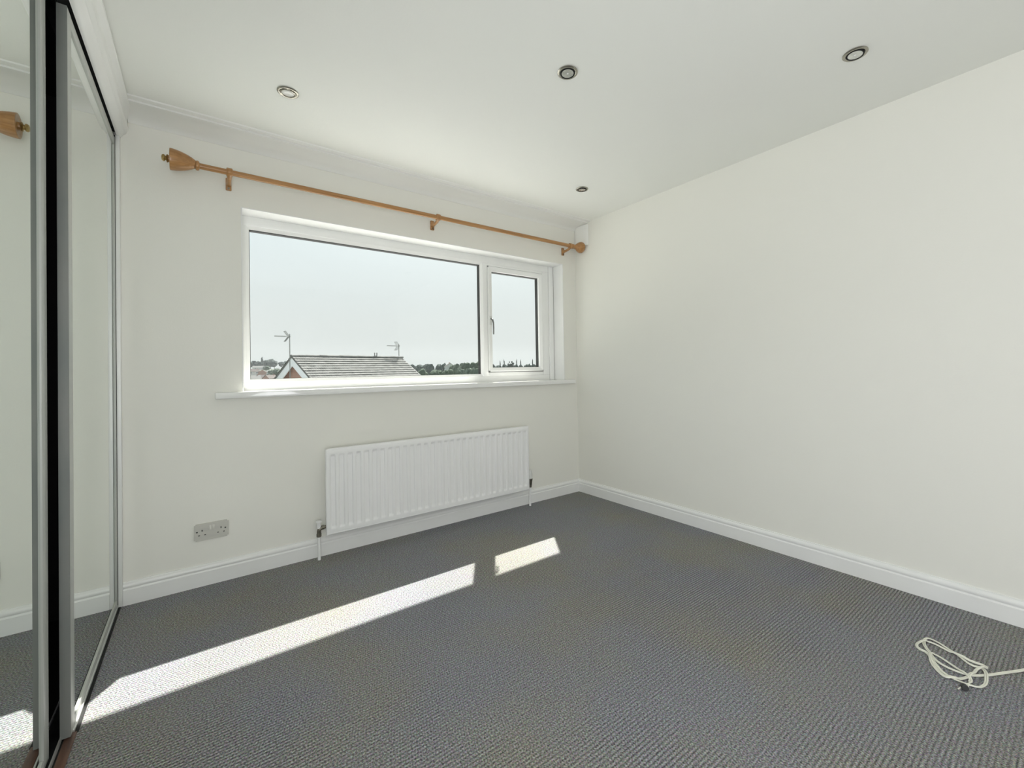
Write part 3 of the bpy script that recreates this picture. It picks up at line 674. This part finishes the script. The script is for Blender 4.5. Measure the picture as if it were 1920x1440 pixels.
for k in range(int(LR / .45) + 1):           # ridge tiles
    bm = bmesh.new(); x0 = -.08 + k * .45; dz = rnd.uniform(-.012, .012)
    arc = [(math.cos(a) * .13, hz + .005 + dz + math.sin(a) * .11) for a in [R(-10 + 200 * i / 8) for i in range(9)]]
    extrude(bm, arc, 'X', x0, min(x0 + .44, LR + .08)); hpt('ridge_tile', bm, M['tile'], roof)
bm = bmesh.new()
for dx in (-.09, .09): tube(bm, [(5.85 + dx, 0, hz + .05), (5.85 + dx, 0, hz + .34)], .035, 8)
tube(bm, [(5.74, 0, hz + .13), (5.96, 0, hz + .13)], .03, 8); hpt('vent', bm, M['aerial'], roof)
# aerials
def aerial(loc, pole_h, boom, label, rz, clamps=()):
    a = empty('tv_aerial', loc, rz); tag(a, label, 'aerial', 'television aerials on the neighbouring roof')
    bm = bmesh.new(); tube(bm, [(0, 0, 0), (0, 0, pole_h)], .026, 10); obj('mast', bm, M['aerial'], a, True)
    for cz, v in clamps:
        bm = bmesh.new(); tube(bm, [(0, 0, cz), (v.x, v.y, cz)], .02, 8); obj('clamp', bm, M['aerial'], a, True)
    z = pole_h - .16
    bm = bmesh.new(); tube(bm, [(.06, 0, z), (-boom, 0, z)], .017, 8); bo = obj('boom', bm, M['aerial'], a, True)
    for k in range(9):
        bm = bmesh.new(); xx = -boom + .02 + k * (boom - .2) / 9
        tube(bm, [(xx, -.12, z), (xx, .12, z)], .014, 6); tube(bm, [(xx, 0, z - .045), (xx, 0, z + .045)], .012, 6); obj('director', bm, M['aerial'], bo, True)
    for s_ in (-1, 1):
        bm = bmesh.new()
        for yy in (-.18, -.06, .06, .18): tube(bm, [(-.05, yy, z), (-.26, yy, z + s_ * .30)], .012, 6)
        tube(bm, [(-.26, -.2, z + s_ * .30), (-.26, .2, z + s_ * .30)], .014, 6); tube(bm, [(-.05, -.2, z), (-.05, .2, z)], .014, 6)
        obj('reflector', bm, M['aerial'], a, True)
# first one: mast clamped to the gable wall; second stands on the far end of the ridge
dirx = hd(HR); left = hd(-78)                # booms point left in the view
p1 = hd(8.25, D1 * .985); mz = EYE - .022 * D1
aerial((p1.x, p1.y, mz), EYE + .0789 * D1 * .985 - mz, .80, 'television aerial on a tall mast fixed in front of the brick gable', R(8), [(zc_, Matrix.Rotation(R(-8), 3, 'Z') @ dirx * .72) for zc_ in (.05, .20)])
p2 = apex + dirx * (LR - .25)
aerial((p2.x, p2.y, apex.z + .14), .0601 * p2.xy.length + EYE - apex.z - .14, .95, 'television aerial standing on the right-hand end of the tiled ridge', R(12))

# ---- trees
ORD = 'first second third fourth fifth sixth seventh eighth ninth tenth eleventh twelfth thirteenth fourteenth fifteenth sixteenth seventeenth eighteenth'.split()
def tree(name, x_, y_, h, wdt, m_, label, group, seed, kind='round', z0=None):
    rn = random.Random(seed); z = z0
    t0 = empty(name, (x_, y_, z - .3)); tag(t0, label, 'tree', group)
    bm = bmesh.new(); tube(bm, [(0, 0, 0), (0, 0, h * .45), (rn.uniform(-.2, .2), 0, h * .8)], [h * .03, h * .022, h * .008], 7); obj('trunk', bm, M['bark'], t0, True)
    bm = bmesh.new()
    def blob(c, r_, sz):
        t = bmesh.new(); bmesh.ops.create_icosphere(t, subdivisions=2, radius=1)
        for v in t.verts:
            k = 1 + .28 * noise.noise(v.co * 1.9 + Vector((seed * 3.1 + c[0], c[1], c[2]))) + rn.uniform(-.07, .07)
            v.co = Vector((c[0] + v.co.x * r_ * k, c[1] + v.co.y * r_ * k, c[2] + v.co.z * sz * k))
        merge(bm, t)
    if kind == 'round':
        blob((0, 0, h * .62), wdt * .36, h * .36)
        for i in range(9):
            a = rn.uniform(0, 6.28); rr = wdt * .28 * rn.uniform(.6, 1.1); s_ = rn.uniform(.14, .24)
            blob((math.cos(a) * rr, math.sin(a) * rr, h * rn.uniform(.38, .82)), wdt * s_, h * s_ * .8)
    elif kind == 'tall':
        for i in range(7): blob((rn.uniform(-.1, .1) * wdt, rn.uniform(-.1, .1) * wdt, h * (.2 + .11 * i)), wdt * .5 * (1 - .10 * i), h * .12)
        blob((0, 0, h * .95), wdt * .12, h * .09)
    elif kind == 'sparse':
        for i in range(16):
            a = rn.uniform(0, 6.28); e_ = rn.uniform(.35, 1.2); c = (math.cos(a) * math.cos(e_) * wdt * .45, math.sin(a) * math.cos(e_) * wdt * .45, h * (.5 + .48 * math.sin(e_)))
            tube(bm, [(0, 0, h * .45), c], [.09, .04], 5); blob(c, wdt * .055, h * .045)
    obj('crown', bm, m_, t0, False)
def at(az, tan_top, dist):                   # stand a tree on the ground so its top reaches a sight-line
    dist *= 2.8 if az < 12 else 2.2
    p = hd(az, dist); z = gz(p.x, p.y); top = EYE + tan_top * dist
    return p.x, p.y, min(z, top - 4.5), max(top - z, 4.5) + .3
A, B, Cc = M['leafA'], M['leafB'], M['leafC']
G1 = 'skyline trees left of the neighbouring roof'
n = 0
for i, (az, tt, d, wd_, m_) in enumerate([(4.35, .0235, 250, 5.5, A), (4.75, .0255, 255, 5, A), (5.2, .0240, 250, 5, A), (5.95, .0275, 270, 6, A), (6.35, .0285, 275, 6, A), (6.7, .0250, 270, 5, A), (7.45, .0235, 280, 5, A), (7.9, .0245, 285, 5.5, A), (8.3, .0215, 280, 5, A)]):
    n += 1; x_, y_, z0, hh = at(az, tt, d)
    tree('broadleaf_tree', x_, y_, hh, wd_ * 2.3, A, 'dark skyline tree left of the neighbouring roof, %s counting from the left' % ORD[i], G1, n, 'round', z0)
x_, y_, z0, hh = at(5.52, .0315, 255); tree('conifer', x_, y_, hh, 5.5, A, 'pointed dark conifer rising above the left skyline trees', None, 31, 'tall', z0)
for az, tt, d, wd_, m_, lb in [(7.0, .010, 150, 11, Cc, 'broad pale green tree between the distant houses and the barge board'), (7.35, .0035, 118, 7, B, 'rounded mid green bush tight against the left barge board'),
                               (6.45, .008, 160, 6, Cc, 'pale tree left of the broad pale green tree'), (6.05, .0005, 120, 4, A, 'small dark green bush among the brown roofs'),
                               (5.9, .0150, 210, 9, Cc, 'low pale tree belt below the left skyline')]:
    n += 1; x_, y_, z0, hh = at(az, tt, d); tree('broadleaf_tree', x_, y_, hh, wd_, m_, lb, None, n + 40, 'round', z0)
G2 = 'trees between the neighbouring roof and the mullion'
L2 = [22.0, 22.9, 23.7, 24.3, 25.3, 26.1, 27.6, 28.3, 29.0, 29.7, 30.4, 27.0]; L2b = [23.2, 24.8, 26.4, 28.0, 29.2, 30.2]
for i, (az, tt, d, wd_, m_) in enumerate([(22.0, .0150, 150, 10, A), (22.9, .0158, 170, 10, A), (23.7, .0150, 180, 9, A), (24.3, .0163, 150, 9, A), (25.3, .0168, 140, 8, A), (26.1, .0165, 150, 8, A), (27.6, .0150, 110, 7, B), (28.3, .0178, 100, 6.5, B), (29.0, .0190, 95, 6.5, B), (29.7, .0205, 95, 6, B), (30.4, .0200, 95, 6, B),
                                      (23.2, .006, 90, 8, B), (24.8, .005, 85, 8, B), (26.4, .004, 80, 8, B), (28.0, .006, 75, 6, Cc), (29.2, .007, 72, 6, Cc), (30.2, .006, 70, 6, Cc), (27.0, .0155, 120, 7, B)]):
    x_, y_, z0, hh = at(az, tt, d); tree('broadleaf_tree', x_, y_, hh, wd_ * .85, m_, ('back-row' if tt > .01 else 'front-row') + ' tree between the neighbouring roof and the mullion, %s from the left' % ORD[(sorted(L2).index(az) if tt > .01 else sorted(L2b).index(az))], G2, i + 100, 'round', z0)
G3 = 'trees seen through the opening sash'
for i, (az, tt, d, wd_, m_) in enumerate([(31.6, .0150, 150, 9, A), (32.2, .0130, 150, 9, A), (33.0, .0100, 150, 9, A), (33.9, .0120, 140, 8, A), (34.7, .0125, 140, 8, A), (35.3, .0120, 140, 8, A), (36.0, .0105, 145, 8, A), (36.8, .0135, 140, 8, A), (37.6, .0120, 140, 8, A), (38.3, .0120, 130, 8, B), (31.4, .003, 100, 9, B), (33.0, .002, 100, 9, Cc), (34.6, .002, 100, 9, Cc), (36.2, .002, 100, 9, Cc), (37.8, .004, 95, 8, Cc)]):
    x_, y_, z0, hh = at(az, tt, d); tree('broadleaf_tree', x_, y_, hh, wd_ * .85, m_, ('darker hazy' if i < 10 else 'paler nearer') + ' tree low in the opening sash, %s from the left' % ORD[i if i < 10 else i - 10], G3, i + 200, 'round', z0)
for i, (az, tt) in enumerate([(33.25, .0185), (33.75, .0215), (35.45, .0215), (35.95, .0212), (37.55, .0218)]):
    x_, y_, z0, hh = at(az, tt, 135); tree('poplar', x_, y_, hh, 1.7, A, 'slim dark poplar spiking up in the opening sash, %s from the left' % ORD[i], 'poplars seen through the opening sash', i + 300, 'tall', z0)
x_, y_, z0, hh = at(34.7, .0200, 138); tree('open_crowned_tree', x_, y_, hh, 6.5, A, 'open-crowned tree with bare branches between the poplars', None, 320, 'sparse', z0)

# ---- far houses
def far_house(az, tan_ridge, dist, L_, span, yaw, wallm, roofm, label, group=None):
    dist *= 2.8 if az < 12 else 2.2
    p = hd(az, dist); zr = EYE + tan_ridge * dist; zg = min(gz(p.x, p.y), zr - 6.5) - .2
    h0 = empty('distant_house', (p.x, p.y, zg), R(yaw)); tag(h0, label, 'house', group)
    H_ = zr - zg; rise = span / 2 * .7; ev = H_ - rise
    bm = bmesh.new(); extrude(bm, [(-span / 2 + .3, 0), (span / 2 - .3, 0), (span / 2 - .3, ev + .15), (0, H_ - .1), (-span / 2 + .3, ev + .15)], 'X', -L_ / 2 + .2, L_ / 2 - .2); obj('wall', bm, wallm, h0)
    bm = bmesh.new()
    for s_ in (-1, 1): extrude(bm, [(0, H_), (s_ * span / 2, ev), (s_ * span / 2, ev - .15), (0, H_ - .15)], 'X', -L_ / 2, L_ / 2)
    r_ = obj('roof', bm, roofm, h0)
    bm = bmesh.new(); box(bm, L_ * .28, L_ * .28 + .6, -.3, .3, H_ - .5, H_ + .35); obj('chimney', bm, M['brick'], r_)
    for fx in (-.28, .28):
        for s_ in (-1, 1):
            bm = bmesh.new(); box(bm, L_ * fx - .9, L_ * fx + .9, s_ * (span / 2 - .3) - .05, s_ * (span / 2 - .3) + .05, ev - 1.7, ev - .5); wn = obj('window', bm, M['barge'], h0)
            for q in (-.43, .43):
                bm = bmesh.new(); box(bm, L_ * fx + q - .36, L_ * fx + q + .36, s_ * (span / 2 - .3) - .07, s_ * (span / 2 - .3) + .07, ev - 1.6, ev - .6); obj('pane', bm, M['winglass'], wn)
far_house(4.75, .0090, 170, 9, 7, -6, M['render'], M['tile2'], 'pale rendered house low behind the left edge of the big pane')
far_house(5.55, .0075, 165, 5, 7, 80, M['brick'], M['tile2'], 'brown gabled house beside the pale rendered house')
far_house(6.3, .0060, 185, 7, 6, 5, M['render'], M['tile'], 'small white house half hidden by the pale tree')
far_house(4.6, -.0030, 110, 8, 7, 10, M['brick'], M['tile'], 'brown roofed house at the lower left corner of the big pane')
far_house(5.6, -.0025, 126, 6, 7, -20, M['render'], M['tile2'], 'tan roofed house right of the lower left corner house')
far_house(6.3, -.0028, 105, 6, 6, 30, M['brick'], M['tile2'], 'steep brown roofed house just left of the barge board')
far_house(5.2, .0150, 235, 14, 7, 0, M['render'], M['tile'], 'long pale terrace just below the left skyline trees')
far_house(8.0, .0150, 240, 12, 7, 4, M['render'], M['tile'], 'pale terrace below the skyline, cut by the barge board')
far_house(26.7, .0170, 125, 5.5, 6.5, 70, M['render'], M['tile2'], 'gabled house peeping from the trees right of the neighbouring roof')
far_house(33.4, .0035, 125, 12, 7, -20, M['render'], M['tile'], 'long white house low in the opening sash')
far_house(37.4, .0040, 120, 9, 7, -35, M['render'], M['tile'], 'white house at the lower right of the opening sash')

# ---- real summer haze over the valley
hb = bmesh.new(); box(hb, -900, 1400, 70, 1500, -40, 70)
hm = bpy.data.materials.new('valley_haze'); hm.use_nodes = True; hn = hm.node_tree; hn.nodes.clear()
ho = hn.nodes.new('ShaderNodeOutputMaterial'); hv = hn.nodes.new('ShaderNodeVolumeScatter')
hv.inputs['Density'].default_value = 0.00016; hv.inputs['Anisotropy'].default_value = 0.0; hv.inputs['Color'].default_value = (0.93, 0.97, 1, 1)
hn.links.new(hv.outputs[0], ho.inputs['Volume'])
hz_ = obj('haze', hb, hm, kind='structure')
